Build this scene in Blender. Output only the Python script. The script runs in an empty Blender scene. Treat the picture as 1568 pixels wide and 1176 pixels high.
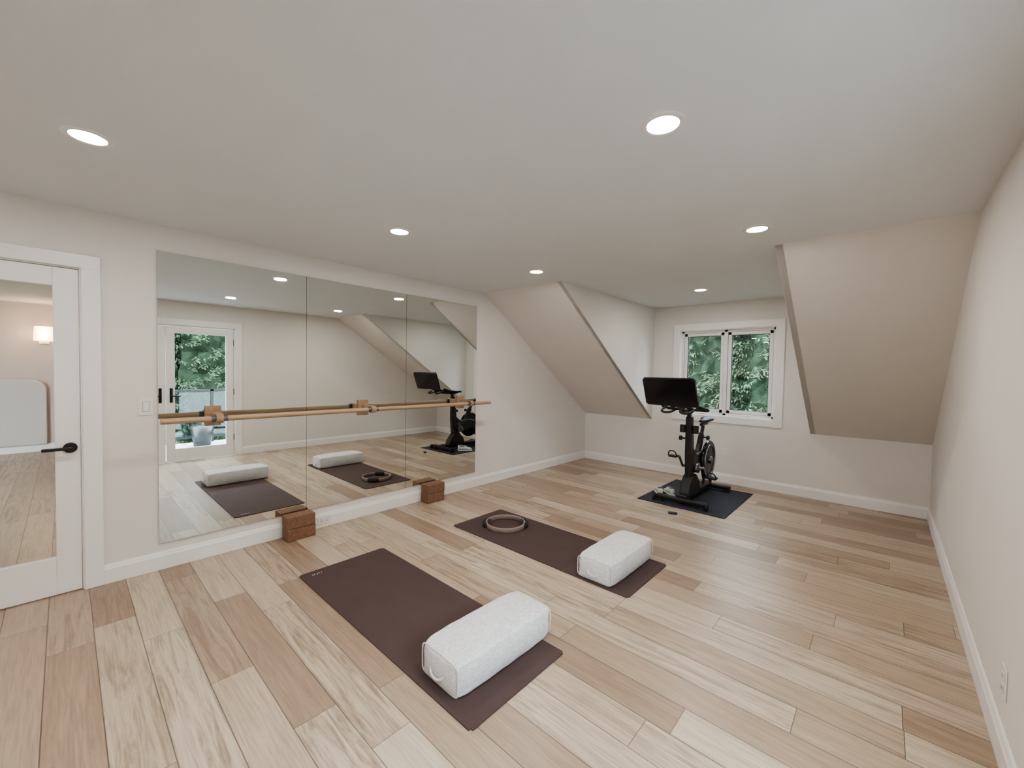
import bpy, bmesh, math, random
from mathutils import Vector, Matrix, Euler
random.seed(7)
COL=bpy.context.scene.collection
W=4.167; B=6.03; H=2.44; HK=.775; YS=3.607; D1=1.183; D2=3.141; YB=-2.2; T=.14

# ---------------------------------------------------------------- helpers
def link(o): COL.objects.link(o); return o
def empty(name,loc=(0,0,0)):
    e=bpy.data.objects.new(name,None); e.location=loc; e.empty_display_size=.05; return link(e)
def obj(name,bm,mat=None,parent=None,smooth=False):
    me=bpy.data.meshes.new(name); bm.normal_update(); bm.to_mesh(me); bm.free()
    if mat: me.materials.append(mat)
    if smooth:
        for p in me.polygons: p.use_smooth=True
    o=link(bpy.data.objects.new(name,me))
    if parent: o.parent=parent; o.matrix_parent_inverse=Matrix.Translation(-parent.location)
    return o
def bbox(bm,x0,x1,y0,y1,z0,z1):
    r=bmesh.ops.create_cube(bm,size=1)
    bmesh.ops.scale(bm,vec=(x1-x0,y1-y0,z1-z0),verts=r['verts'])
    bmesh.ops.translate(bm,vec=((x0+x1)/2,(y0+y1)/2,(z0+z1)/2),verts=r['verts']); return r['verts']
def boxes(name,lst,mat,parent=None,bevel=0,seg=2):
    bm=bmesh.new()
    for b in lst: bbox(bm,*b)
    o=obj(name,bm,mat,parent)
    if bevel:
        m=o.modifiers.new('b','BEVEL'); m.width=bevel; m.segments=seg; m.limit_method='ANGLE'
        if seg>1:
            for p in o.data.polygons: p.use_smooth=True
            w=o.modifiers.new('w','WEIGHTED_NORMAL'); w.keep_sharp=True
    return o
def cyl(bm,p1,p2,r,r2=None,seg=24,caps=True):
    p1=Vector(p1);p2=Vector(p2);d=p2-p1
    M=Matrix.Translation((p1+p2)/2)@d.to_track_quat('Z','Y').to_matrix().to_4x4()
    return bmesh.ops.create_cone(bm,cap_ends=caps,segments=seg,radius1=r,radius2=r if r2 is None else r2,depth=d.length,matrix=M)['verts']
def cyls(name,lst,mat,parent=None,seg=24,bevel=0):
    bm=bmesh.new()
    for c in lst: cyl(bm,*c,seg=seg)
    o=obj(name,bm,mat,parent,True)
    if bevel:
        m=o.modifiers.new('b','BEVEL'); m.width=bevel; m.segments=2; m.limit_method='ANGLE'; m.angle_limit=1.0
    w=o.modifiers.new('e','EDGE_SPLIT'); w.split_angle=.8
    return o
def tube(name,pts,r,mat,parent=None,cyclic=False,kind='NURBS'):
    cu=bpy.data.curves.new(name,'CURVE'); cu.dimensions='3D'; cu.bevel_depth=r; cu.bevel_resolution=6; cu.use_fill_caps=True
    s=cu.splines.new(kind); s.points.add(len(pts)-1)
    for i,p in enumerate(pts): s.points[i].co=(*p,1)
    if kind=='NURBS': s.order_u=3; s.use_endpoint_u=not cyclic
    s.use_cyclic_u=cyclic; s.resolution_u=8
    cu.materials.append(mat)
    o=link(bpy.data.objects.new(name,cu))
    if parent: o.parent=parent; o.matrix_parent_inverse=Matrix.Translation(-parent.location)
    return o
def beam(name,p1,p2,w,h,mat,parent=None,bev=.008,up=(1,0,0)):
    """box section beam between points, w along 'up' axis, h other"""
    p1=Vector(p1);p2=Vector(p2);d=(p2-p1);L=d.length;z=d.normalized();x=Vector(up);y=z.cross(x).normalized();x=y.cross(z)
    bm=bmesh.new(); r=bmesh.ops.create_cube(bm,size=1); bmesh.ops.scale(bm,vec=(w,h,L),verts=r['verts'])
    M=Matrix((x,y,z)).transposed().to_4x4(); M.translation=(p1+p2)/2
    bmesh.ops.transform(bm,matrix=M,verts=bm.verts)
    o=obj(name,bm,mat,parent,True); m=o.modifiers.new('b','BEVEL'); m.width=bev; m.segments=3
    o.modifiers.new('w','WEIGHTED_NORMAL'); return o
def face_mesh(name,verts,faces,mat,parent=None):
    me=bpy.data.meshes.new(name); me.from_pydata(verts,[],faces); me.materials.append(mat); me.update()
    o=link(bpy.data.objects.new(name,me))
    if parent: o.parent=parent
    return o

# ---------------------------------------------------------------- materials
class NT:
    def __init__(s,name):
        s.m=bpy.data.materials.new(name); s.m.use_nodes=True; s.t=s.m.node_tree; s.n=s.t.nodes; s.p=s.n['Principled BSDF']
    def node(s,typ,**k):
        n=s.n.new(typ)
        for a,b in k.items(): setattr(n,a,b)
        return n
    def link(s,a,b): s.t.links.new(a,b)
    def math(s,op,a,b=None,c=None):
        n=s.node('ShaderNodeMath',operation=op)
        for i,v in enumerate((a,b,c)):
            if v is None: continue
            if isinstance(v,(int,float)): n.inputs[i].default_value=v
            else: s.link(v,n.inputs[i])
        return n.outputs[0]
def mat(name,col,rough=.5,metal=0,noise=0,nscale=40,bump=0,bscale=200,spec=.5,coat=0,sheen=0):
    k=NT(name); p=k.p; p.inputs['Base Color'].default_value=(*col,1); p.inputs['Roughness'].default_value=rough; p.inputs['Metallic'].default_value=metal
    p.inputs['Specular IOR Level'].default_value=spec; p.inputs['Coat Weight'].default_value=coat; p.inputs['Sheen Weight'].default_value=sheen
    tc=k.node('ShaderNodeTexCoord')
    if noise:
        n=k.node('ShaderNodeTexNoise'); n.inputs['Scale'].default_value=nscale; n.inputs['Detail'].default_value=5; k.link(tc.outputs['Object'],n.inputs['Vector'])
        r=k.node('ShaderNodeMapRange'); r.inputs['From Min'].default_value=.3; r.inputs['From Max'].default_value=.7; r.inputs['To Min'].default_value=1-noise; r.inputs['To Max'].default_value=1+noise
        k.link(n.outputs['Fac'],r.inputs['Value'])
        v=k.node('ShaderNodeVectorMath',operation='SCALE'); v.inputs[0].default_value=col; k.link(r.outputs['Result'],v.inputs['Scale']); k.link(v.outputs[0],p.inputs['Base Color'])
    if bump:
        n=k.node('ShaderNodeTexNoise'); n.inputs['Scale'].default_value=bscale; n.inputs['Detail'].default_value=3; k.link(tc.outputs['Object'],n.inputs['Vector'])
        b=k.node('ShaderNodeBump'); b.inputs['Strength'].default_value=bump; b.inputs['Distance'].default_value=.002; k.link(n.outputs['Fac'],b.inputs['Height']); k.link(b.outputs[0],p.inputs['Normal'])
    return k.m
def emis(name,col,st):
    k=NT(name); k.p.inputs['Base Color'].default_value=(*col,1); k.p.inputs['Emission Color'].default_value=(*col,1); k.p.inputs['Emission Strength'].default_value=st
    k.m.cycles.emission_sampling='NONE'; return k.m
def glass(name,tint=(1,1,1),gl=.5):
    k=NT(name); k.n.remove(k.p); tr=k.node('ShaderNodeBsdfTransparent'); tr.inputs[0].default_value=(*tint,1)
    g=k.node('ShaderNodeBsdfGlossy'); g.inputs['Roughness'].default_value=.0
    f=k.node('ShaderNodeFresnel'); f.inputs[0].default_value=1.5
    mx=k.node('ShaderNodeMixShader'); k.link(k.math('MULTIPLY',f.outputs[0],gl),mx.inputs[0]); k.link(tr.outputs[0],mx.inputs[1]); k.link(g.outputs[0],mx.inputs[2])
    k.link(mx.outputs[0],k.n['Material Output'].inputs[0]); return k.m

M_wall=mat('painted_wall',(.765,.74,.71),.75,noise=.015,nscale=3,bump=.15,bscale=350)
M_slope=mat('painted_slope',(.745,.715,.68),.75,noise=.015,nscale=3,bump=.15,bscale=350)
M_ceil=mat('painted_ceiling',(.74,.76,.772),.85,noise=.015,nscale=2,bump=.2,bscale=300)
M_trim=mat('white_trim_paint',(.86,.855,.845),.38,bump=.05,bscale=60)
M_vinyl=mat('white_vinyl',(.80,.80,.79),.35)
M_plate=mat('white_plastic',(.80,.79,.77),.3)
M_dark=mat('dark_gasket',(.03,.03,.035),.5)
M_black=mat('matte_black_metal',(.010,.010,.012),.38,noise=.2,nscale=20)
M_blackp=mat('black_plastic',(.015,.015,.017),.5,bump=.2,bscale=400)
M_gloss=mat('glossy_black_screen',(.008,.008,.01),.12)
M_chrome=mat('brushed_steel',(.55,.55,.56),.25,1)
M_grey=mat('grey_metal',(.18,.18,.19),.35,.8)
M_rubber=mat('black_rubber',(.02,.02,.022),.8,bump=.3,bscale=500)
M_mat=mat('brown_yoga_mat_rubber',(.078,.051,.048),.75,noise=.06,nscale=6,bump=.35,bscale=900,spec=.3)
M_bmat=mat('charcoal_floor_mat',(.030,.032,.046),.75,noise=.1,nscale=30,bump=.4,bscale=600,spec=.3)
M_logo=mat('logo_print',(.6,.56,.54),.6)
M_ring=mat('taupe_ring',(.25,.19,.17),.45,noise=.05,nscale=20)
M_glass=glass('window_glass',(.97,.985,.98),.7)
M_rail=glass('railing_glass',(.70,.82,.86),2.2)
M_deck=mat('deck_boards',(.42,.45,.48),.6,noise=.1,nscale=8)
M_bark=mat('bark',(.06,.045,.035),.9)
M_leather=mat('saddle_vinyl',(.02,.02,.022),.45)

# mirror
k=NT('mirror_silver'); k.p.inputs['Base Color'].default_value=(.82,.85,.83,1); k.p.inputs['Metallic'].default_value=1; k.p.inputs['Roughness'].default_value=.0; M_mirror=k.m
M_medge=mat('mirror_edge',(.05,.08,.07),.2)

# fabric
k=NT('bolster_linen'); p=k.p; tc=k.node('ShaderNodeTexCoord'); 
n1=k.node('ShaderNodeTexNoise'); n1.inputs['Scale'].default_value=200; n1.inputs['Detail'].default_value=5; n1.inputs['Roughness'].default_value=.7; k.link(tc.outputs['Object'],n1.inputs['Vector'])
mp=k.node('ShaderNodeMapping'); mp.inputs['Scale'].default_value=(1,.12,1); k.link(tc.outputs['Object'],mp.inputs['Vector'])
n2=k.node('ShaderNodeTexNoise'); n2.inputs['Scale'].default_value=230; n2.inputs['Detail'].default_value=2; k.link(mp.outputs[0],n2.inputs['Vector'])
cr=k.node('ShaderNodeValToRGB'); cr.color_ramp.elements[0].position=.35; cr.color_ramp.elements[0].color=(.47,.475,.49,1); cr.color_ramp.elements[1].position=.57; cr.color_ramp.elements[1].color=(.78,.78,.785,1)
k.link(k.math('MULTIPLY_ADD',n1.outputs['Fac'],.6,k.math('MULTIPLY',n2.outputs['Fac'],.4)),cr.inputs[0]); k.link(cr.outputs[0],p.inputs['Base Color'])
b=k.node('ShaderNodeBump'); b.inputs['Strength'].default_value=.6; b.inputs['Distance'].default_value=.002; k.link(n1.outputs['Fac'],b.inputs['Height']); k.link(b.outputs[0],p.inputs['Normal'])
p.inputs['Roughness'].default_value=.95; M_fab=k.m

# cork
k=NT('brown_cork'); tc=k.node('ShaderNodeTexCoord'); v=k.node('ShaderNodeTexVoronoi'); v.inputs['Scale'].default_value=130; k.link(tc.outputs['Object'],v.inputs['Vector'])
cr=k.node('ShaderNodeValToRGB'); cr.color_ramp.elements[0].color=(.15,.08,.048,1); cr.color_ramp.elements[1].color=(.28,.165,.105,1)
k.link(v.outputs['Color'],cr.inputs[0]); k.link(cr.outputs[0],k.p.inputs['Base Color']); k.p.inputs['Roughness'].default_value=.85; M_cork=k.m

# light wood (barre)
def wood(name,c1,c2,sc=(40,2,40)):
    k=NT(name); tc=k.node('ShaderNodeTexCoord'); mp=k.node('ShaderNodeMapping'); mp.inputs['Scale'].default_value=sc; k.link(tc.outputs['Object'],mp.inputs['Vector'])
    n=k.node('ShaderNodeTexNoise'); n.inputs['Scale'].default_value=1.5; n.inputs['Detail'].default_value=5; k.link(mp.outputs[0],n.inputs['Vector'])
    cr=k.node('ShaderNodeValToRGB'); cr.color_ramp.elements[0].position=.3; cr.color_ramp.elements[1].position=.7; cr.color_ramp.elements[0].color=(*c1,1); cr.color_ramp.elements[1].color=(*c2,1)
    k.link(n.outputs['Fac'],cr.inputs[0]); k.link(cr.outputs[0],k.p.inputs['Base Color']); k.p.inputs['Roughness'].default_value=.42; return k.m
M_barre=wood('oak_barre',(.38,.26,.175),(.52,.38,.26))
M_brk=wood('oak_bracket',(.30,.20,.125),(.42,.29,.19),(60,10,10))

# plank floor : boards run along X
def floor_mat():
    k=NT('hickory_plank_floor'); PW=.172; PL=1.3
    tc=k.node('ShaderNodeTexCoord'); sp=k.node('ShaderNodeSeparateXYZ'); k.link(tc.outputs['Object'],sp.inputs[0]); X,Y=sp.outputs[0],sp.outputs[1]
    ry=k.math('DIVIDE',k.math('ADD',Y,20.03),PW); row=k.math('FLOOR',ry); fy=k.math('FRACT',ry)
    wn=k.node('ShaderNodeTexWhiteNoise',noise_dimensions='1D'); k.link(row,wn.inputs['W'])
    rx=k.math('DIVIDE',k.math('ADD',k.math('ADD',X,30),k.math('MULTIPLY',wn.outputs['Value'],PL*3.7)),PL); col=k.math('FLOOR',rx); fx=k.math('FRACT',rx)
    cb=k.node('ShaderNodeCombineXYZ'); k.link(row,cb.inputs[0]); k.link(col,cb.inputs[1])
    w2=k.node('ShaderNodeTexWhiteNoise',noise_dimensions='3D'); k.link(cb.outputs[0],w2.inputs['Vector'])
    rnd=w2.outputs['Value']; sc=k.node('ShaderNodeSeparateColor'); k.link(w2.outputs['Color'],sc.inputs[0])
    gv=k.node('ShaderNodeCombineXYZ'); k.link(k.math('ADD',k.math('MULTIPLY',X,1.5),k.math('MULTIPLY',rnd,37)),gv.inputs[0]); k.link(k.math('ADD',k.math('MULTIPLY',Y,21),k.math('MULTIPLY',sc.outputs[0],53)),gv.inputs[1])
    g1=k.node('ShaderNodeTexNoise'); g1.inputs['Scale'].default_value=1.3; g1.inputs['Detail'].default_value=9; g1.inputs['Roughness'].default_value=.70; g1.inputs['Distortion'].default_value=1.0; k.link(gv.outputs[0],g1.inputs['Vector'])
    gv2=k.node('ShaderNodeCombineXYZ'); k.link(k.math('ADD',k.math('MULTIPLY',X,5),k.math('MULTIPLY',rnd,91)),gv2.inputs[0]); k.link(k.math('MULTIPLY',Y,110),gv2.inputs[1])
    g2=k.node('ShaderNodeTexNoise'); g2.inputs['Scale'].default_value=1.0; g2.inputs['Detail'].default_value=4; k.link(gv2.outputs[0],g2.inputs['Vector'])
    c1=k.node('ShaderNodeValToRGB'); e=c1.color_ramp.elements; e[0].position=0; e[0].color=(.55,.46,.355,1); e[1].position=1; e[1].color=(.31,.22,.155,1)
    for ps,cl in ((.28,(.50,.405,.305,1)),(.55,(.435,.34,.248,1)),(.80,(.375,.28,.20,1))):
        a=e.new(ps); a.color=cl
    k.link(rnd,c1.inputs[0])
    sr=k.node('ShaderNodeMapRange'); sr.inputs['From Min'].default_value=.45; sr.inputs['From Max'].default_value=.62; k.link(g1.outputs['Fac'],sr.inputs['Value'])
    am=k.math('MULTIPLY',sr.outputs[0],k.math('MULTIPLY_ADD',sc.outputs[1],.70,.18))
    mx=k.node('ShaderNodeMix',data_type='RGBA'); k.link(am,mx.inputs[0]); k.link(c1.outputs[0],mx.inputs[6]); mx.inputs[7].default_value=(.215,.142,.096,1)
    fine=k.node('ShaderNodeMapRange'); fine.inputs['From Min'].default_value=.3; fine.inputs['From Max'].default_value=.7; fine.inputs['To Min'].default_value=.84; fine.inputs['To Max'].default_value=1.1; k.link(g2.outputs['Fac'],fine.inputs['Value'])
    gy=k.math('LESS_THAN',k.math('MINIMUM',fy,k.math('SUBTRACT',1,fy)),.0021/PW)
    gx=k.math('LESS_THAN',k.math('MINIMUM',fx,k.math('SUBTRACT',1,fx)),.0016/PL)
    gap=k.math('MAXIMUM',gx,gy)
    sca=k.math('MULTIPLY',fine.outputs[0],k.math('SUBTRACT',1,k.math('MULTIPLY',gap,.65)))
    vm=k.node('ShaderNodeVectorMath',operation='SCALE'); k.link(mx.outputs[2],vm.inputs[0]); k.link(sca,vm.inputs['Scale']); k.link(vm.outputs[0],k.p.inputs['Base Color'])
    k.link(k.math('MULTIPLY_ADD',g2.outputs['Fac'],.14,.28),k.p.inputs['Roughness'])
    b=k.node('ShaderNodeBump'); b.inputs['Strength'].default_value=.25; b.inputs['Distance'].default_value=.002
    k.link(k.math('SUBTRACT',k.math('MULTIPLY',g2.outputs['Fac'],.25),gap),b.inputs['Height']); k.link(b.outputs[0],k.p.inputs['Normal'])
    k.p.inputs['Specular IOR Level'].default_value=.7
    return k.m
M_floor=floor_mat()

# foliage
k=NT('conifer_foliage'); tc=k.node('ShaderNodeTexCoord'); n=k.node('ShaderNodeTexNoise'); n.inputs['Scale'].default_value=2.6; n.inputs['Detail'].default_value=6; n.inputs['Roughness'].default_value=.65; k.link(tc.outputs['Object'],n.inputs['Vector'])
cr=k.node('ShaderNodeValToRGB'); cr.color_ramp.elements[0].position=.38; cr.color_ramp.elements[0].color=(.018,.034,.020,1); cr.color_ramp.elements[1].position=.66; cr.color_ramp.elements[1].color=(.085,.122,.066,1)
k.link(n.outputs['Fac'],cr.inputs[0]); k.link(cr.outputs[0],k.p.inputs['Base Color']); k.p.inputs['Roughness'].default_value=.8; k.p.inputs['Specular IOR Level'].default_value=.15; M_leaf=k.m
M_core=mat('conifer_sky_block',(.016,.027,.016),.95,noise=.5,nscale=6,bump=1,bscale=12,spec=.1)  # dark filler cone added inside each tree to block sky
M_grass=mat('grass',(.05,.09,.03),.9,noise=.3,nscale=3)

# ---------------------------------------------------------------- room shell
XL=-6.55
boxes('floor',[(0-T,W,YB-T,B,-.12,0)],M_floor)
boxes('floor_bedroom',[(XL-T,-T,-4,2,-.12,0)],M_floor)
# left wall (mirror wall) with door opening y -.75..+.08
DY0,DY1,DZ=-.755,.08,2.07
boxes('wall_left',[(-T,0,DY1,B+T,0,H),(-T,0,YB-T,DY0,0,H),(-T,0,DY0,DY1,DZ,H)],M_wall)
# right wall with french door opening
FY0,FY1,FZ=.13,1.91,2.08
boxes('wall_right',[(W,W+T,FY1,B+T,0,H),(W,W+T,YB-T,FY0,0,H),(W,W+T,FY0,FY1,FZ,H)],M_wall)
WX0,WX1,WZ0,WZ1=1.573,2.763,.90,2.088
boxes('wall_back',[(0,WX0,B,B+T,0,H),(WX1,W,B,B+T,0,H),(WX0,WX1,B,B+T,0,WZ0),(WX0,WX1,B,B+T,WZ1,H)],M_wall)
boxes('wall_front',[(0,W,YB-T,YB,0,H)],M_wall)
boxes('ceiling',[(-T,W+T,YB-T,YS,H,H+.12),(D1,D2,YS,B+T,H,H+.12)],M_ceil)
def slope(name,x0,x1):
    v=[(x0,YS,H),(x1,YS,H),(x1,B,HK),(x0,B,HK),(x0,YS,H+.12),(x1,YS,H+.12),(x1,B+.1,HK+.02),(x0,B+.1,HK+.02)]
    return face_mesh(name,v,[(0,3,2,1),(4,5,6,7),(0,1,5,4),(3,7,6,2),(0,4,7,3),(1,2,6,5)],M_slope)
slope('wall_slope_left',0,D1-.001); slope('wall_slope_right',D2+.001,W)
for nm,x,x2 in(('wall_dormer_left',D1,D1-.05),('wall_dormer_right',D2,D2+.05)):
    face_mesh(nm,[(x,YS,H),(x,B,H),(x,B,HK),(x2,YS,H),(x2,B,H),(x2,B,HK)],[(0,1,2),(3,5,4),(0,3,4,1),(1,4,5,2),(0,2,5,3)],M_wall)
# bedroom beyond door
M_wall2=mat('peach_wall',(.56,.48,.435),.8)
boxes('wall_bedroom_far',[(XL-T,XL,-4,2,0,H)],M_wall2)
boxes('wall_bedroom_side',[(XL,-T,1.2,1.3,0,H),(XL,-T,-4.1,-4,0,H)],M_wall2)
boxes('ceiling_bedroom',[(XL-T,-T,-4,2,H,H+.1)],M_ceil)

# baseboards
def baseboard(name,p0,p1,nrm):
    (x0,y0),(x1,y1)=p0,p1; prof=[(0,0),(.016,0),(.016,.095),(.012,.105),(.009,.118),(.006,.125),(0,.125)]
    vs=[];
    for (x,y) in (p0,p1):
        for (d,z) in prof: vs.append((x+nrm[0]*d,y+nrm[1]*d,z+.001))
    n=len(prof); fs=[(i,(i+1)%n,n+(i+1)%n,n+i) for i in range(n)]+[tuple(range(n)),tuple(range(2*n-1,n-1,-1))]
    o=face_mesh(name,vs,fs,M_trim); bm=bmesh.new(); bm.from_mesh(o.data); bmesh.ops.recalc_face_normals(bm,faces=bm.faces); bm.to_mesh(o.data); bm.free()
baseboard('baseboard_left',(0,.165),(0,B),(1,0))
baseboard('baseboard_back',(0,B),(W,B),(0,-1))
baseboard('baseboard_right',(W,2.0),(W,B),(-1,0))
baseboard('baseboard_front',(0,YB),(W,YB),(0,1))
baseboard('baseboard_bedroom',(XL,-4),(XL,1.2),(1,0))

# ---------------------------------------------------------------- door casing + glazed door on left
boxes('trim_1',[(0,.02,DY1-.005,DY1+.085,0,DZ+.08),(0,.02,DY0-.085,DY0+.005,0,DZ+.08),(0,.021,DY0-.085,DY1+.085,DZ-.005,DZ+.08),
  (-T,.0,DY1-.012,DY1-.001,0,DZ),(-T,0,DY0+.001,DY0+.012,0,DZ),(-T,0,DY0,DY1,DZ-.012,DZ-.001)],M_trim,bevel=.004)
d=empty('door_1',(0,-.33,1))
y0,y1=DY0+.015,DY1-.015; gy0,gy1,gz0,gz1=y0+.115,-.045,.245,1.94
boxes('door_frame',[(-.045,-.005,y0,gy0,.008,DZ-.016),(-.045,-.005,gy1,y1,.008,DZ-.016),(-.045,-.005,gy0,gy1,.008,gz0),(-.045,-.005,gy0,gy1,gz1,DZ-.016)],M_trim,d,bevel=.003)
boxes('glass_pane',[(-.028,-.022,gy0,gy1,gz0,gz1)],M_glass,d)
cyls('handle_rose',[((-.005,.02,.93),(.012,.02,.93),.032),((.0,.02,.93),(.05,.02,.93),.010)],M_black,d,bevel=.003)
beam('handle_lever',(.048,.03,.93),(.048,-.10,.93),.016,.02,M_black,d,.006)

# french door on the right wall
boxes('trim_2',[(W-.02,W,FY1-.005,FY1+.09,0,FZ+.09),(W-.02,W,FY0-.09,FY0+.005,0,FZ+.09),(W-.021,W,FY0-.09,FY1+.09,FZ-.005,FZ+.09),
  (W,W+T,FY1-.02,FY1-.001,0,FZ),(W,W+T,FY0+.001,FY0+.02,0,FZ),(W,W+T,FY0,FY1,FZ-.02,FZ-.001),(W,W+T,FY0,FY1,0.0,.02)],M_trim,bevel=.004)
def leaf(name,a,b,hy,hinge):
    d=empty(name,(W,(a+b)/2,1)); s=.105; x0,x1=W+.02,W+.065
    boxes('leaf_frame',[(x0,x1,a,a+s,.025,FZ-.025),(x0,x1,b-s,b,.025,FZ-.025),(x0,x1,a+s,b-s,.025,.19),(x0,x1,a+s,b-s,1.955,FZ-.025)],M_trim,d,bevel=.004)
    boxes('glass_pane',[(W+.04,W+.046,a+s,b-s,.19,1.955)],M_glass,d)
    boxes('handle_plate',[(x0-.008,x0,hy-.018,hy+.018,.90,1.12)],M_black,d,bevel=.003)
    sgn=1 if hy<(a+b)/2 else -1
    beam('handle_lever',(x0-.045,hy,1.0),(x0-.045,hy+sgn*.11,1.0),.016,.02,M_black,d,.006)
    cyls('handle_stem',[((x0,hy,1.0),(x0-.05,hy,1.0),.009)],M_black,d)
    cyls('hinges',[((W+.012,hinge,z-.05),(W+.012,hinge,z+.05),.009) for z in (.3,1.05,1.85)],M_black,d)
leaf('door_2',1.025,FY1-.022,1.085,FY1-.018); leaf('door_3',FY0+.022,1.017,.957,FY0+.018)

# ---------------------------------------------------------------- window
boxes('trim_3',[(WX0-.09,WX0+.003,B-.02,B,WZ0-.09,WZ1+.09),(WX1-.003,WX1+.09,B-.02,B,WZ0-.09,WZ1+.09),(WX0,WX1,B-.02,B,WZ1-.003,WZ1+.09),(WX0,WX1,B-.02,B,WZ0-.09,WZ0+.003)],M_trim,bevel=.003)
w=empty('window_1',((WX0+WX1)/2,B+.07,1.5))
xm=(WX0+WX1)/2; ya,yb=B+.05,B+.12
boxes('jamb_liner',[(WX0,WX0+.012,B-.002,ya,WZ0,WZ1),(WX1-.012,WX1,B-.002,ya,WZ0,WZ1),(WX0,WX1,B-.002,ya,WZ1-.012,WZ1),(WX0,WX1,B-.002,ya,WZ0,WZ0+.012)],M_trim,w)
boxes('outer_frame',[(WX0,WX0+.04,ya,yb,WZ0,WZ1),(WX1-.04,WX1,ya,yb,WZ0,WZ1),(WX0,WX1,ya,yb,WZ1-.04,WZ1),(WX0,WX1,ya,yb,WZ0,WZ0+.04),(xm-.022,xm+.022,ya,yb,WZ0,WZ1)],M_vinyl,w,bevel=.003)
for i,(a,c) in enumerate(((WX0+.043,xm-.025),(xm+.025,WX1-.043))):
    z0,z1=WZ0+.043,WZ1-.043; s=.042
    boxes('sash_%d'%(i+1),[(a,a+s,ya+.01,yb-.01,z0,z1),(c-s,c,ya+.01,yb-.01,z0,z1),(a,c,ya+.01,yb-.01,z1-s,z1),(a,c,ya+.01,yb-.01,z0,z0+s)],M_vinyl,w,bevel=.004)
    g=.006
    boxes('gasket_%d'%(i+1),[(a+s,a+s+g,ya+.02,yb-.02,z0+s,z1-s),(c-s-g,c-s,ya+.02,yb-.02,z0+s,z1-s),(a+s,c-s,ya+.02,yb-.02,z1-s-g,z1-s),(a+s,c-s,ya+.02,yb-.02,z0+s,z0+s+g)],M_dark,w)
    boxes('glass_%d'%(i+1),[(a+s,c-s,ya+.03,ya+.036,z0+s,z1-s)],M_glass,w)
    hx=(a+c)/2; boxes('crank_%d'%(i+1),[(hx-.04,hx+.04,ya-.02,ya,WZ0+.015,WZ0+.033),(hx-.03,hx+.05,ya-.03,ya-.02,WZ0+.02,WZ0+.03)],M_vinyl,w,bevel=.003)

# ---------------------------------------------------------------- mirrors
ms=[.442,1.444,2.461,3.474]
for i in range(3):
    a,b=ms[i]+.0015,ms[i+1]-.0015
    o=boxes('wall_mirror',[(.003,.010,a,b,.189,2.261)],M_mirror); o.data.materials.append(M_medge)
    for p in o.data.polygons:
        if p.normal.x<.5: p.material_index=1

# ---------------------------------------------------------------- ballet barre
bz=1.08; bx=.21
b=empty('ballet_barre',(bx,2,bz))
cyls('rail',[((bx,.43,bz),(bx,3.53,bz-.005),.020)],M_barre,b,bevel=.004)
for i,y in enumerate((.76,1.97,3.21)):
    z=bz-.001*i
    boxes('bracket_plate_%d'%i,[(.011,.036,y-.05,y+.05,z-.07,z+.08)],M_brk,b,bevel=.004)
    bm=bmesh.new(); bbox(bm,.036,bx-.01,y-.022,y+.022,z-.03,z+.032)
    cyl(bm,(bx,y-.022,z),(bx,y+.022,z),.034,seg=32); obj('bracket_arm_%d'%i,bm,M_brk,b)
    cyls('clamp_%d'%i,[((bx,y-.05,z),(bx,y-.023,z),.023),((bx,y+.023,z),(bx,y+.05,z),.023)],M_grey,b)

# ---------------------------------------------------------------- cork blocks
def cork(loc,rz=0):
    o=boxes('yoga_block',[(-.065,.065,-.114,.114,0,.100)],M_cork,bevel=.006,seg=3); o.location=loc; o.rotation_euler[2]=rz
cork((.092,1.355,.001),.02); cork((.093,1.352,.102),-.03)
cork((.092,2.765,.001),-.01); cork((.094,2.768,.102),.02)

# ---------------------------------------------------------------- plates
def plate(name,M,horizontal=False,kind='outlet',wide=.075):
    bm=bmesh.new(); bbox(bm,-wide/2,wide/2,0,.006,-.06,.06); e=empty(name); pl=obj('cover',bm,M_plate,e); m=pl.modifiers.new('b','BEVEL'); m.width=.003
    if kind=='outlet':
        boxes('sockets',[(-.017,.017,.006,.009,.008,.04),(-.017,.017,.006,.009,-.04,-.008)],M_plate,e,bevel=.002)
        boxes('slots',[(sx-.0015,sx+.0015,.009,.0095,z-.006,z+.006) for sx in(-.007,.007) for z in(.024,-.024)],M_dark,e)
    else:
        boxes('rockers',[(-.016,.016,.006,.010,-.033,.033)],M_plate,e,bevel=.002)
        boxes('shadow_gap',[(-.0175,.0175,.006,.0065,-.035,.035)],M_grey,e)
    e.matrix_world=M
def facing(loc,nrm,rot=0):
    y=Vector(nrm); z=Vector((0,0,1)); x=y.cross(z); R=Matrix((x,y,z)).transposed().to_4x4()@Matrix.Rotation(rot,4,'Y'); R.translation=loc; return R
plate('light_switch',facing((0,.38,1.17),(1,0,0)),kind='switch',wide=.085)
plate('wall_outlet',facing((.016,1.60,.066),(1,0,0),math.pi/2))
plate('wall_outlet',facing((2.23,B,.41),(0,-1,0)))
plate('wall_outlet',facing((W,2.42,.30),(-1,0,0)))

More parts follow.
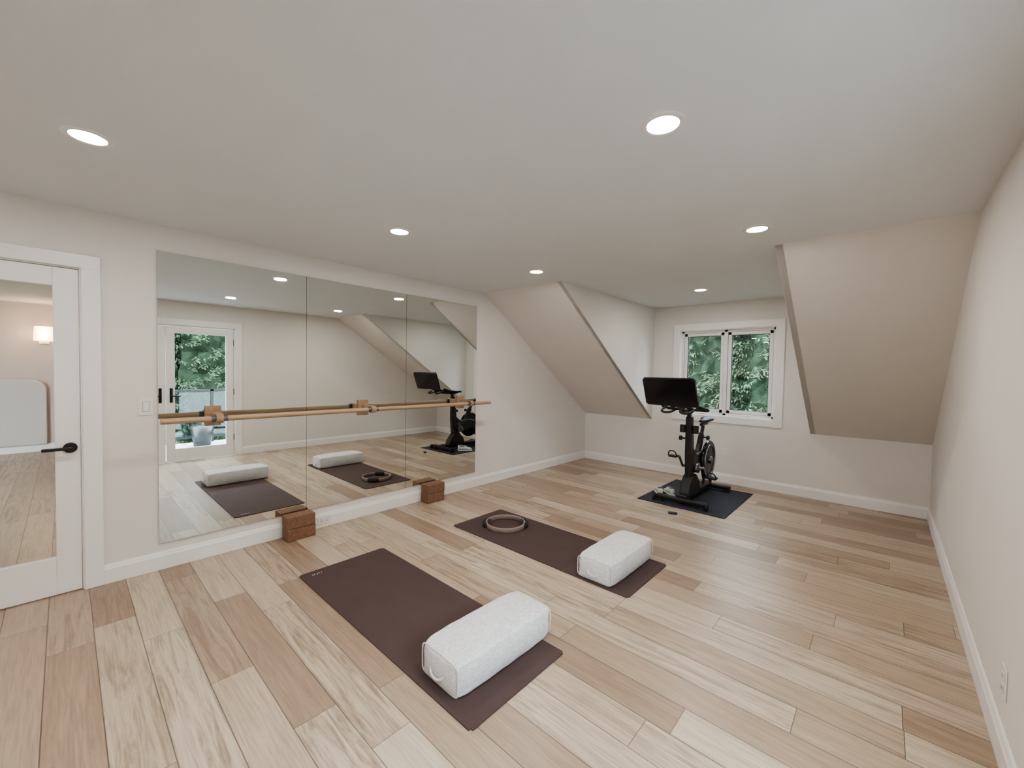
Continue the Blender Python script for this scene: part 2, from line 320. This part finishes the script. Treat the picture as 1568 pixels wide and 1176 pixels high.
# ---------------------------------------------------------------- yoga mats
def yoga(x0,x1,y0,y1,logo):
    e=empty('yoga_mat',((x0+x1)/2,(y0+y1)/2,0))
    bm=bmesh.new(); bbox(bm,x0,x1,y0,y1,.001,.006); 
    es=[ed for ed in bm.edges if abs(ed.verts[0].co.z-ed.verts[1].co.z)>.003]; bmesh.ops.bevel(bm,geom=es,offset=.012,segments=4,affect='EDGES')
    obj('mat_sheet',bm,M_mat,e)
    if logo:
        L=[]; y=y0+.07
        for wd,h in((.006,.02),(.012,.012),(.006,.022),(.012,.012),(.01,.012)):
            L.append((x0+.05,x0+.05+h,y,y+wd*.6,.006,.0063)); y+=wd+.006
        boxes('logo_print',L,M_logo,e)
yoga(.808,2.604,1.089,1.738,True); yoga(.835,2.604,2.447,3.09,False)

# ---------------------------------------------------------------- bolsters
def bolster(cx,cy,cz,rz=0):
    e=empty('yoga_bolster',(cx,cy,cz))
    lx,ly,lz=.285,.66,.155
    bm=bmesh.new(); bmesh.ops.create_cube(bm,size=1); bmesh.ops.subdivide_edges(bm,edges=bm.edges[:],cuts=11,use_grid_fill=True)
    for v in bm.verts:
        x,y,z=v.co*2
        puff=lambda a,b:(1-a*a)*(1-b*b)
        X=x*lx/2*(1+(.09*puff(y,z)) - .05*(abs(y)**8)-.03*z*z); Yv=y*ly/2*(1+.045*puff(x,z)); Z=z*lz/2*(1+.17*puff(x,y)*(1 if z>0 else .0))
        c=(abs(x)**10)*(abs(y)**10); X*=1-.05*c; Yv*=1-.025*c
        X+=.0025*math.sin(23*y+5*z); Z+=.003*math.sin(17*y+9*x)*(z>0)
        if z>0: Z-=.010*(abs(y)**6)*z
        v.co=(X,Yv,Z)
    o=obj('cushion',bm,M_fab,e,True); m=o.modifiers.new('b','BEVEL'); m.width=.026; m.segments=4; m.limit_method='ANGLE'; m.angle_limit=.9
    o.modifiers.new('s','SUBSURF').levels=1
    for sy in(-1,1):
        pts=[]; yy=sy*(ly/2*.985)
        for i in range(48):
            t=2*math.pi*i/48; c,s=math.cos(t),math.sin(t); n=7
            px=(abs(c)**(2/n))*(1 if c>0 else -1)*lx/2*.945; pz=(abs(s)**(2/n))*(1 if s>0 else -1)*lz/2*.93
            pts.append((px,yy,pz-.003))
        tube('piping_%s'%('front' if sy<0 else 'rear'),pts,.0035,M_fab,e,cyclic=True)
    tube('carry_loop',[(-.05,-ly/2-.004,.0),(-.045,-ly/2-.016,-.02),(0,-ly/2-.024,-.034),(.045,-ly/2-.016,-.02),(.05,-ly/2-.004,.0)],.006,M_fab,e)
    for c in e.children: c.matrix_parent_inverse=Matrix.Identity(4)
    e.rotation_euler[2]=rz
bolster(2.325,1.475,.0865,-.02); bolster(2.335,2.80,.0865,.0)

# ---------------------------------------------------------------- pilates ring
def ring():
    e=empty('pilates_ring',(1.19,2.79,.0)); n=64; R0,R1=.170,.187; z0,z1=.0065,.048
    bm=bmesh.new(); rows=[]
    prof=[(R0,z0+.004),(R0+.003,z0),(R1-.003,z0),(R1,z0+.004),(R1,z1-.004),(R1-.003,z1),(R0+.003,z1),(R0,z1-.004)]
    for i in range(n):
        a=2*math.pi*i/n; rows.append([bm.verts.new((r*math.cos(a),r*math.sin(a),z)) for r,z in prof])
    for i in range(n):
        for j in range(8):
            bm.faces.new((rows[i][j],rows[(i+1)%n][j],rows[(i+1)%n][(j+1)%8],rows[i][(j+1)%8]))
    bmesh.ops.recalc_face_normals(bm,faces=bm.faces)
    o=obj('hoop',bm,M_ring,e,True); o.matrix_parent_inverse=Matrix.Identity(4)
    for k,a0 in enumerate((.75,.75+math.pi)):
        for q,(ra,rb) in enumerate(((.187,.212),(.140,.170))):
            bm=bmesh.new(); rows=[]; m=12
            for i in range(m+1):
                a=a0+(i/m-.5)*.72; f=math.sin(math.pi*(i+.6)/(m+1.2))**.4
                if q==0: r0,r1=ra,ra+(rb-ra)*f
                else: r0,r1=rb-(rb-ra)*f,rb
                rows.append([bm.verts.new((r*math.cos(a),r*math.sin(a),z)) for r,z in((r0,.0065),(r1,.0075),(r1+.002*(1-2*q),.026),(r1,.050),(r0,.052))])
            for i in range(m):
                for j in range(5): bm.faces.new((rows[i][j],rows[i+1][j],rows[i+1][(j+1)%5],rows[i][(j+1)%5]))
            bm.faces.new(rows[0]); bm.faces.new(rows[-1][::-1]); bmesh.ops.recalc_face_normals(bm,faces=bm.faces)
            o=obj('grip_pad_%d_%d'%(k,q),bm,M_rubber,e,True); o.matrix_parent_inverse=Matrix.Identity(4)
ring()

# ---------------------------------------------------------------- bike mat + bike
boxes('exercise_mat',[(1.69,2.63,4.50,5.70,.001,.008)],M_bmat,bevel=.002)
def bike():
    X=2.14; e=empty('exercise_bike',(X,5.0,0)); z0=.009
    for nm,y,hw in(('front',4.64,.275),('rear',5.56,.27)):
        beam('stabiliser_'+nm,(X-hw,y,.055),(X+hw,y,.055),.05,.075,M_black,e,.015,up=(0,0,1))
        boxes('foot_pads_'+nm,[(X-hw+.01,X-hw+.07,y-.035,y+.035,z0,.032),(X+hw-.07,X+hw-.01,y-.035,y+.035,z0,.032)],M_rubber,e,bevel=.005)
    cyls('transport_wheels',[((X-.30,4.60,.045),(X-.272,4.60,.045),.036),((X+.272,4.60,.045),(X+.30,4.60,.045),.036)],M_rubber,e,bevel=.006)
    beam('base_beam',(X,4.64,.075),(X,5.56,.075),.11,.07,M_black,e,.015)
    def prism(pts,hw,name,mt,bev=.02,xc=X):
        bm=bmesh.new(); a=[bm.verts.new((xc-hw,y,z)) for y,z in pts]; c=[bm.verts.new((xc+hw,y,z)) for y,z in pts]; n=len(pts)
        bm.faces.new(a[::-1]); bm.faces.new(c)
        for i in range(n): bm.faces.new((a[i],a[(i+1)%n],c[(i+1)%n],c[i]))
        bmesh.ops.recalc_face_normals(bm,faces=bm.faces)
        o=obj(name,bm,mt,e,True); m=o.modifiers.new('b','BEVEL'); m.width=bev; m.segments=4; m.limit_method='ANGLE'; m.angle_limit=.4; o.modifiers.new('w','WEIGHTED_NORMAL'); return o
    prism([(4.72,.09),(5.12,.09),(5.08,.20),(4.98,.30),(4.86,.30),(4.76,.19)],.06,'pivot_housing',M_blackp)
    prism([(4.84,.20),(4.97,.20),(4.93,.55),(4.88,.98),(4.81,.98),(4.81,.55)],.036,'front_column',M_black,.016)
    cyls('height_knob',[((X-.036,4.86,.72),(X-.085,4.86,.72),.010),((X-.085,4.86,.72),(X-.115,4.86,.72),.028)],M_blackp,e,bevel=.006)
    prism([(4.855,.42),(5.0,.30),(5.32,.36),(5.40,.50),(5.22,.55),(5.02,.52),(4.90,.62),(4.86,.55)],.05,'drive_housing',M_blackp,.03)
    for s in(-1,1):
        cyls('bottle_cage_%d'%(s+1),[((X+s*.07,4.84,.79),(X+s*.07,4.84,.88),.034)],M_blackp,e,bevel=.006)
    fy,fz=5.33,.42
    cyls('flywheel',[((X+.055,fy,fz),(X+.085,fy,fz),.225)],M_black,e,seg=64,bevel=.006)
    def circ(r,x): return [(x,fy+r*math.cos(t*math.pi/16),fz+r*math.sin(t*math.pi/16)) for t in range(32)]
    tube('flywheel_rim',circ(.218,X+.07),.020,M_gloss,e,True); tube('flywheel_accent_ring',circ(.185,X+.090),.004,M_chrome,e,True)
    cyls('flywheel_hub',[((X+.03,fy,fz),(X+.115,fy,fz),.045),((X+.085,fy,fz),(X+.12,fy,fz),.02)],M_grey,e,bevel=.006)
    beam('rear_stay_right',(X+.03,fy,fz),(X+.04,5.56,.09),.022,.05,M_black,e,.008); beam('rear_stay_left',(X-.03,fy,fz),(X-.04,5.56,.09),.022,.05,M_black,e,.008)
    cy,cz=5.0,.37
    cyls('crank_axle',[((X-.13,cy,cz),(X+.13,cy,cz),.017),((X-.07,cy,cz),(X+.07,cy,cz),.06)],M_grey,e,bevel=.004)
    for s,dy,dz in((-1,-.11,.12),(1,.11,-.12)):
        beam('crank_arm_%d'%(s+1),(X+s*.12,cy-dy*.1,cz-dz*.1),(X+s*.12,cy+dy*1.08,cz+dz*1.08),.016,.032,M_grey,e,.006)
        px0,px1=sorted((X+s*.14,X+s*.235)); py,pz=cy+dy,cz+dz
        cyls('pedal_spindle_%d'%(s+1),[((X+s*.11,py,pz),(X+s*.22,py,pz),.009)],M_grey,e)
        boxes('pedal_%d'%(s+1),[(px0,px1,py-.045,py+.045,pz-.013,pz+.013)],M_blackp,e,bevel=.006)
        xs=(px0+px1)/2
        tube('toe_strap_%d'%(s+1),[(px0,py-.03,pz),(px0,py-.05,pz+.05),(xs,py-.06,pz+.075),(px1,py-.05,pz+.05),(px1,py-.03,pz)],.007,M_rubber,e)
    beam('seat_tube',(X,5.14,.48),(X,5.28,.74),.055,.075,M_black,e,.015); beam('seat_post',(X,5.25,.68),(X,5.33,.84),.032,.05,M_black,e,.008)
    beam('seat_slider',(X,5.24,.850),(X,5.46,.850),.035,.03,M_black,e,.008)
    cyls('seat_knob',[((X+.025,5.24,.70),(X+.09,5.24,.70),.010),((X+.07,5.24,.70),(X+.10,5.24,.70),.027)],M_blackp,e,bevel=.005)
    bm=bmesh.new(); rows=[]; n=14; L=11
    for i in range(L):
        t=i/(L-1); y=5.22+.27*t; hw=.022+.075*max(0,(t-.25)/.75)**1.2; 
        if i==L-1: hw*=.8
        th=.022+.018*t; zc=.885+.012*math.cos(t*math.pi*2)*.5+.012*t
        rows.append([bm.verts.new((X+hw*math.cos(2*math.pi*j/n),y,zc+th*math.sin(2*math.pi*j/n)*(1 if math.sin(2*math.pi*j/n)>0 else .7))) for j in range(n)])
    for i in range(L-1):
        for j in range(n): bm.faces.new((rows[i][j],rows[i][(j+1)%n],rows[i+1][(j+1)%n],rows[i+1][j]))
    bm.faces.new(rows[0]); bm.faces.new(rows[-1][::-1]); bmesh.ops.recalc_face_normals(bm,faces=bm.faces)
    o=obj('saddle',bm,M_leather,e,True); o.modifiers.new('s','SUBSURF').levels=1
    beam('handlebar_post',(X,4.845,.90),(X,4.83,1.04),.04,.055,M_black,e,.01)
    beam('handlebar_stem',(X,4.90,1.045),(X,4.60,1.06),.06,.045,M_black,e,.012)
    for s in(-1,1):
        tube('handlebar_grip_%d'%(s+1),[(X,4.80,1.06),(X+s*.12,4.81,1.06),(X+s*.21,4.80,1.06),(X+s*.225,4.74,1.075),(X+s*.215,4.62,1.09),(X+s*.20,4.55,1.11),(X+s*.17,4.50,1.13)],.0165,M_rubber,e)
        tube('inner_bar_%d'%(s+1),[(X+s*.03,4.70,1.065),(X+s*.10,4.66,1.07),(X+s*.11,4.58,1.09),(X+s*.08,4.50,1.11),(X+s*.02,4.46,1.12)],.014,M_rubber,e)
        beam('elbow_pad_%d'%(s+1),(X+s*.10,4.80,1.075),(X+s*.10,4.96,1.07),.05,.03,M_rubber,e,.012)
    tr=[(X-.16,4.50,1.085),(X-.17,4.42,1.06),(X-.10,4.38,1.045),(X-.03,4.42,1.06),(X-.03,4.50,1.085)]
    tube('weight_tray_left',tr,.012,M_blackp,e); tube('weight_tray_right',[(2*X-a,b_,c) for a,b_,c in tr],.012,M_blackp,e)
    beam('screen_arm',(X,4.62,1.07),(X-.005,4.33,1.20),.05,.04,M_black,e,.01)
    beam('screen_mount',(X-.005,4.34,1.14),(X-.005,4.285,1.32),.14,.035,M_blackp,e,.01)
    bm=bmesh.new(); bbox(bm,-.285,.285,-.016,.016,-.155,.155); es=[q for q in bm.edges if abs(q.verts[0].co.y-q.verts[1].co.y)>.01]; bmesh.ops.bevel(bm,geom=es,offset=.015,segments=4,affect='EDGES')
    o=obj('touch_screen',bm,M_gloss,e); m=o.modifiers.new('b','BEVEL'); m.width=.006; m.segments=2; m.limit_method='ANGLE'
    o.matrix_parent_inverse=Matrix.Identity(4); o.location=(-.01,4.255-5.0,1.275); o.rotation_euler=(math.radians(20),0,math.radians(-6))
bike()

# ---------------------------------------------------------------- shoes
M_shoe=mat('sneaker_knit',(.62,.60,.58),.8,noise=.12,nscale=60); M_sole=mat('sneaker_sole',(.75,.74,.72),.6); M_lace=mat('sneaker_dark',(.12,.12,.14),.7)
def shoe(x,y,rz):
    e=empty('sneaker',(x,y,.009)); n=16
    def loft(name,secs,mt):
        bm=bmesh.new(); rows=[]
        for (t,hw,z0,z1,p) in secs:
            r=[]
            for j in range(n):
                a=2*math.pi*j/n; c,s=math.cos(a),math.sin(a)
                r.append(bm.verts.new(((abs(c)**p)*(1 if c>0 else -1)*hw,t,(z0+z1)/2+(abs(s)**p)*(1 if s>0 else -1)*(z1-z0)/2)))
            rows.append(r)
        for i in range(len(rows)-1):
            for j in range(n): bm.faces.new((rows[i][j],rows[i][(j+1)%n],rows[i+1][(j+1)%n],rows[i+1][j]))
        bm.faces.new(rows[0]); bm.faces.new(rows[-1][::-1]); bmesh.ops.recalc_face_normals(bm,faces=bm.faces)
        o=obj(name,bm,mt,e,True); o.modifiers.new('s','SUBSURF').levels=1; o.matrix_parent_inverse=Matrix.Identity(4); return o
    loft('sole',[(-.135,.02,.006,.02,.6),(-.12,.036,.0,.028,.6),(-.05,.036,.0,.028,.6),(.03,.044,.0,.025,.6),(.09,.044,.0,.022,.6),(.13,.025,.006,.02,.6)],M_sole)
    loft('upper',[(-.128,.018,.02,.085,.8),(-.11,.032,.018,.095,.8),(-.05,.034,.018,.088,.8),(0,.038,.018,.08,.8),(.05,.040,.018,.055,.8),(.10,.034,.018,.042,.8),(.124,.018,.02,.034,.8)],M_shoe)
    loft('collar',[(-.115,.016,.088,.098,.9),(-.10,.024,.085,.099,.9),(-.05,.024,.08,.094,.9),(-.02,.016,.078,.088,.9)],M_lace)
    o=boxes('laces',[(-.02,.02,y_,y_+.007,z_,z_+.006) for y_,z_ in((.0,.078),(.018,.071),(.036,.062))],M_sole,e,bevel=.002); o.matrix_parent_inverse=Matrix.Identity(4)
    e.rotation_euler[2]=rz
shoe(1.79,4.87,.62); shoe(1.89,4.94,.72)
o=boxes('remote_control',[(-.045,.045,-.022,.022,.001,.018)],M_blackp,bevel=.006,seg=3); o.location=(2.19,4.28,0); o.rotation_euler[2]=.4

# ---------------------------------------------------------------- downlights
M_led=emis('led_lens',(1,.90,.80),40)
def downlight(x,y,pw,name='ceiling_downlight',z=H):
    e=empty(name,(x,y,z))
    bm=bmesh.new(); n=48; prof=[(.060,-.001),(.062,-.004),(.080,-.004),(.085,-.0005)]
    rows=[[bm.verts.new((r*math.cos(2*math.pi*i/n),r*math.sin(2*math.pi*i/n),zz)) for r,zz in prof] for i in range(n)]
    for i in range(n):
        for j in range(3): bm.faces.new((rows[i][j],rows[i][j+1],rows[(i+1)%n][j+1],rows[(i+1)%n][j]))
    bmesh.ops.recalc_face_normals(bm,faces=bm.faces)
    o=obj('trim_ring',bm,M_plate,e,True); o.matrix_parent_inverse=Matrix.Identity(4)
    bm=bmesh.new(); bmesh.ops.create_circle(bm,cap_ends=True,segments=48,radius=.062)
    o=obj('lens',bm,M_led,e); o.matrix_parent_inverse=Matrix.Identity(4); o.location=(0,0,-.002)
    l=bpy.data.lights.new('lamp','AREA'); l.shape='DISK'; l.size=.12; l.energy=pw; l.color=(1,.93,.86); lo=link(bpy.data.objects.new('lamp',l)); lo.parent=e; lo.location=(0,0,-.012)
for x,y in((1.21,.08),(3.11,.08),(3.11,1.60),(1.20,1.62),(3.12,3.14),(1.23,3.13),(2.17,4.98),(1.2,-1.45),(3.11,-1.45)): downlight(x,y,8 if y<4 else 7)
downlight(-3.5,-1.2,11)

# ---------------------------------------------------------------- bedroom contents
M_shade=emis('lamp_shade_glow',(1,.72,.45),4)
e=empty('wall_sconce',(XL+.1,-.22,1.9))
boxes('backplate',[(XL+.001,XL+.02,-.28,-.16,1.78,1.92)],M_trim,e,bevel=.004)
cyls('arm',[((XL+.02,-.22,1.80),(XL+.13,-.22,1.80),.012)],M_trim,e)
cyls('shade',[((XL+.14,-.22,1.83),(XL+.14,-.22,2.06),.115,.105)],M_shade,e,seg=32)
l=bpy.data.lights.new('lamp','POINT'); l.energy=10; l.color=(1,.7,.45); l.shadow_soft_size=.1; lo=link(bpy.data.objects.new('lamp',l)); lo.parent=e; lo.location=(.22,0,.05)
M_head=mat('headboard_fabric',(.56,.53,.50),.85,bump=.2)
bm=bmesh.new(); pts=[(-2.2,.12),(-.20,.12)]+[(-.20-.18*(1-math.cos(a)),1.02+.18*math.sin(a)) for a in [i*math.pi/16 for i in range(9)]]+[(-2.2,1.20)]
a=[bm.verts.new((XL+.02,y,z)) for y,z in pts]; c=[bm.verts.new((XL+.10,y,z)) for y,z in pts]; bm.faces.new(a); bm.faces.new(c[::-1])
for i in range(len(pts)): bm.faces.new((a[i],a[(i+1)%len(pts)],c[(i+1)%len(pts)],c[i]))
bmesh.ops.recalc_face_normals(bm,faces=bm.faces); o=obj('headboard',bm,M_head); m=o.modifiers.new('b','BEVEL'); m.width=.02; m.segments=3; m.limit_method='ANGLE'

# ---------------------------------------------------------------- outside
boxes('ground',[(-30,40,-30,40,-3.3,-3.1)],M_grass)
e=empty('balcony',(5.3,1,0))
boxes('deck',[(W+T,6.3,-2+i*.142,-2+i*.142+.135,-.10,-.05) for i in range(46)],M_deck,e)
boxes('deck_frame',[(W+T,6.35,-2.05,4.6,-.35,-.11)],M_trim,e)
boxes('deck_posts',[(6.2,6.3,y-.05,y+.05,-3.1,-.11) for y in(-1.9,1.3,4.4)],M_trim,e)
boxes('rail_posts',[(6.22,6.27,y-.025,y+.025,-.05,1.0) for y in(-1.9,-.6,.7,2.0,3.3,4.5)],M_black,e)
boxes('rail_bars',[(6.22,6.27,-1.9,4.5,.96,1.0),(6.225,6.265,-1.9,4.5,.04,.08)],M_black,e)
boxes('rail_glass',[(6.24,6.25,-1.87,4.47,.09,.95)],M_rail,e)
bm=bmesh.new(); cyl(bm,(5.75,1.75,-.05),(5.75,1.75,.33),.13,.18,seg=32); obj('planter_pot',bm,M_black,e,True)

def conifer(seed):
    rnd=random.Random(seed); vs=[];fs=[]
    Ht=8.0
    prof=lambda t:(1-t)**.8*1.9+.25
    for k_ in range(520):
        t=rnd.random()**.85; z=.6+t*(Ht-.8); a=rnd.random()*6.283; L=prof(t)*rnd.uniform(.75,1.15)
        dx,dy=math.cos(a),math.sin(a)
        m=int(24+L*22)
        for i in range(m):
            s=(i+rnd.random())/m; s=.42+.58*s; r=s*L
            zz=z-.16*r*r+.03*r; w=.40*(1-s)+.05
            cx=dx*r-dy*rnd.uniform(-w,w); cy_=dy*r+dx*rnd.uniform(-w,w)
            ln=rnd.uniform(.06,.15); wd=rnd.uniform(.008,.02); aa=a+rnd.choice((-.9,.9))+rnd.uniform(-.3,.3); tilt=rnd.uniform(-.9,.0)
            ux,uy,uz=math.cos(aa)*math.cos(tilt),math.sin(aa)*math.cos(tilt),math.sin(tilt)
            sx,sy=-math.sin(aa),math.cos(aa); sz=rnd.uniform(-.5,.5)
            b=len(vs); zz+=rnd.uniform(-.03,.03)
            vs+= [(cx,cy_,zz),(cx+ux*ln*.4+sx*wd,cy_+uy*ln*.4+sy*wd,zz+uz*ln*.4+sz*wd),(cx+ux*ln,cy_+uy*ln,zz+uz*ln),(cx+ux*ln*.4-sx*wd,cy_+uy*ln*.4-sy*wd,zz+uz*ln*.4-sz*wd)]
            fs.append((b,b+1,b+2,b+3))
    n_leaf=len(fs)
    nr,na=30,28  # lumpy hidden core, added to close sky gaps between the leaves
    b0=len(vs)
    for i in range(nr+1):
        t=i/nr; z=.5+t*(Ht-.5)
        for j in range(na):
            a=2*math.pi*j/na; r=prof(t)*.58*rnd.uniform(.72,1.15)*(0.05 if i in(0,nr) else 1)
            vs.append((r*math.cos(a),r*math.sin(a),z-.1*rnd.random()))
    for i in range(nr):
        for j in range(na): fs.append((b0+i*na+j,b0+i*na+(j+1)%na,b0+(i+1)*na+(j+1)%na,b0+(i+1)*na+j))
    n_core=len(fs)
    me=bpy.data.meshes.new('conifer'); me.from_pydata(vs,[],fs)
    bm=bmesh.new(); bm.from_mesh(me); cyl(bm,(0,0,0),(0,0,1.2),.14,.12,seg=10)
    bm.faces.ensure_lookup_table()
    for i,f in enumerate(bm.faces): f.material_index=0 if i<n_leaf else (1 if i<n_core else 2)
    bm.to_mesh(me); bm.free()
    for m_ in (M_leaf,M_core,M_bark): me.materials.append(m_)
    return me
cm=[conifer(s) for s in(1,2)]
pos=[]
for i in range(8): pos.append((-4+i*1.55+random.uniform(-.2,.2),11.0+random.uniform(-.4,.4)))
for i in range(10): pos.append((-8+i*1.5+random.uniform(-.2,.2),12.9+random.uniform(-.3,.3)))
for i in range(8): pos.append((10.4+random.uniform(-.4,.4),-3.5+i*1.6))
for i in range(9): pos.append((12.4+random.uniform(-.3,.3),-4.5+i*1.5))
for i,(x,y) in enumerate(pos):
    o=link(bpy.data.objects.new('conifer_tree',cm[i%2])); o.location=(x,y,-3.1); o.rotation_euler[2]=random.random()*6.28; s=random.uniform(.94,1.12); o.scale=(s,s,s)

# ---------------------------------------------------------------- world
wd=bpy.data.worlds.new('World'); bpy.context.scene.world=wd; wd.use_nodes=True; bg=wd.node_tree.nodes['Background']
bg.inputs[0].default_value=(.80,.90,1,1); bg.inputs[1].default_value=23.0
bpy.context.scene.view_settings.look='AgX - Medium High Contrast'
bpy.context.scene.view_settings.exposure=.28

# ---------------------------------------------------------------- camera
f,yaw,pitch,roll=626.556,42.418,1.731,.991
y_,p_,r_=map(math.radians,(yaw,pitch,roll))
F=Vector((-math.sin(y_)*math.cos(p_),math.cos(y_)*math.cos(p_),-math.sin(p_))); Rt=Vector((math.cos(y_),math.sin(y_),0)); U=Rt.cross(F)
R2=Rt*math.cos(r_)+U*math.sin(r_); U2=-Rt*math.sin(r_)+U*math.cos(r_)
cam=bpy.data.cameras.new('camera'); cam.sensor_width=36; cam.lens=f/1568*36; cam.clip_start=.02
co=link(bpy.data.objects.new('camera',cam)); Mx=Matrix((R2,U2,-F)).transposed().to_4x4(); Mx.translation=(3.791,0,1.458); co.matrix_world=Mx
bpy.context.scene.camera=co
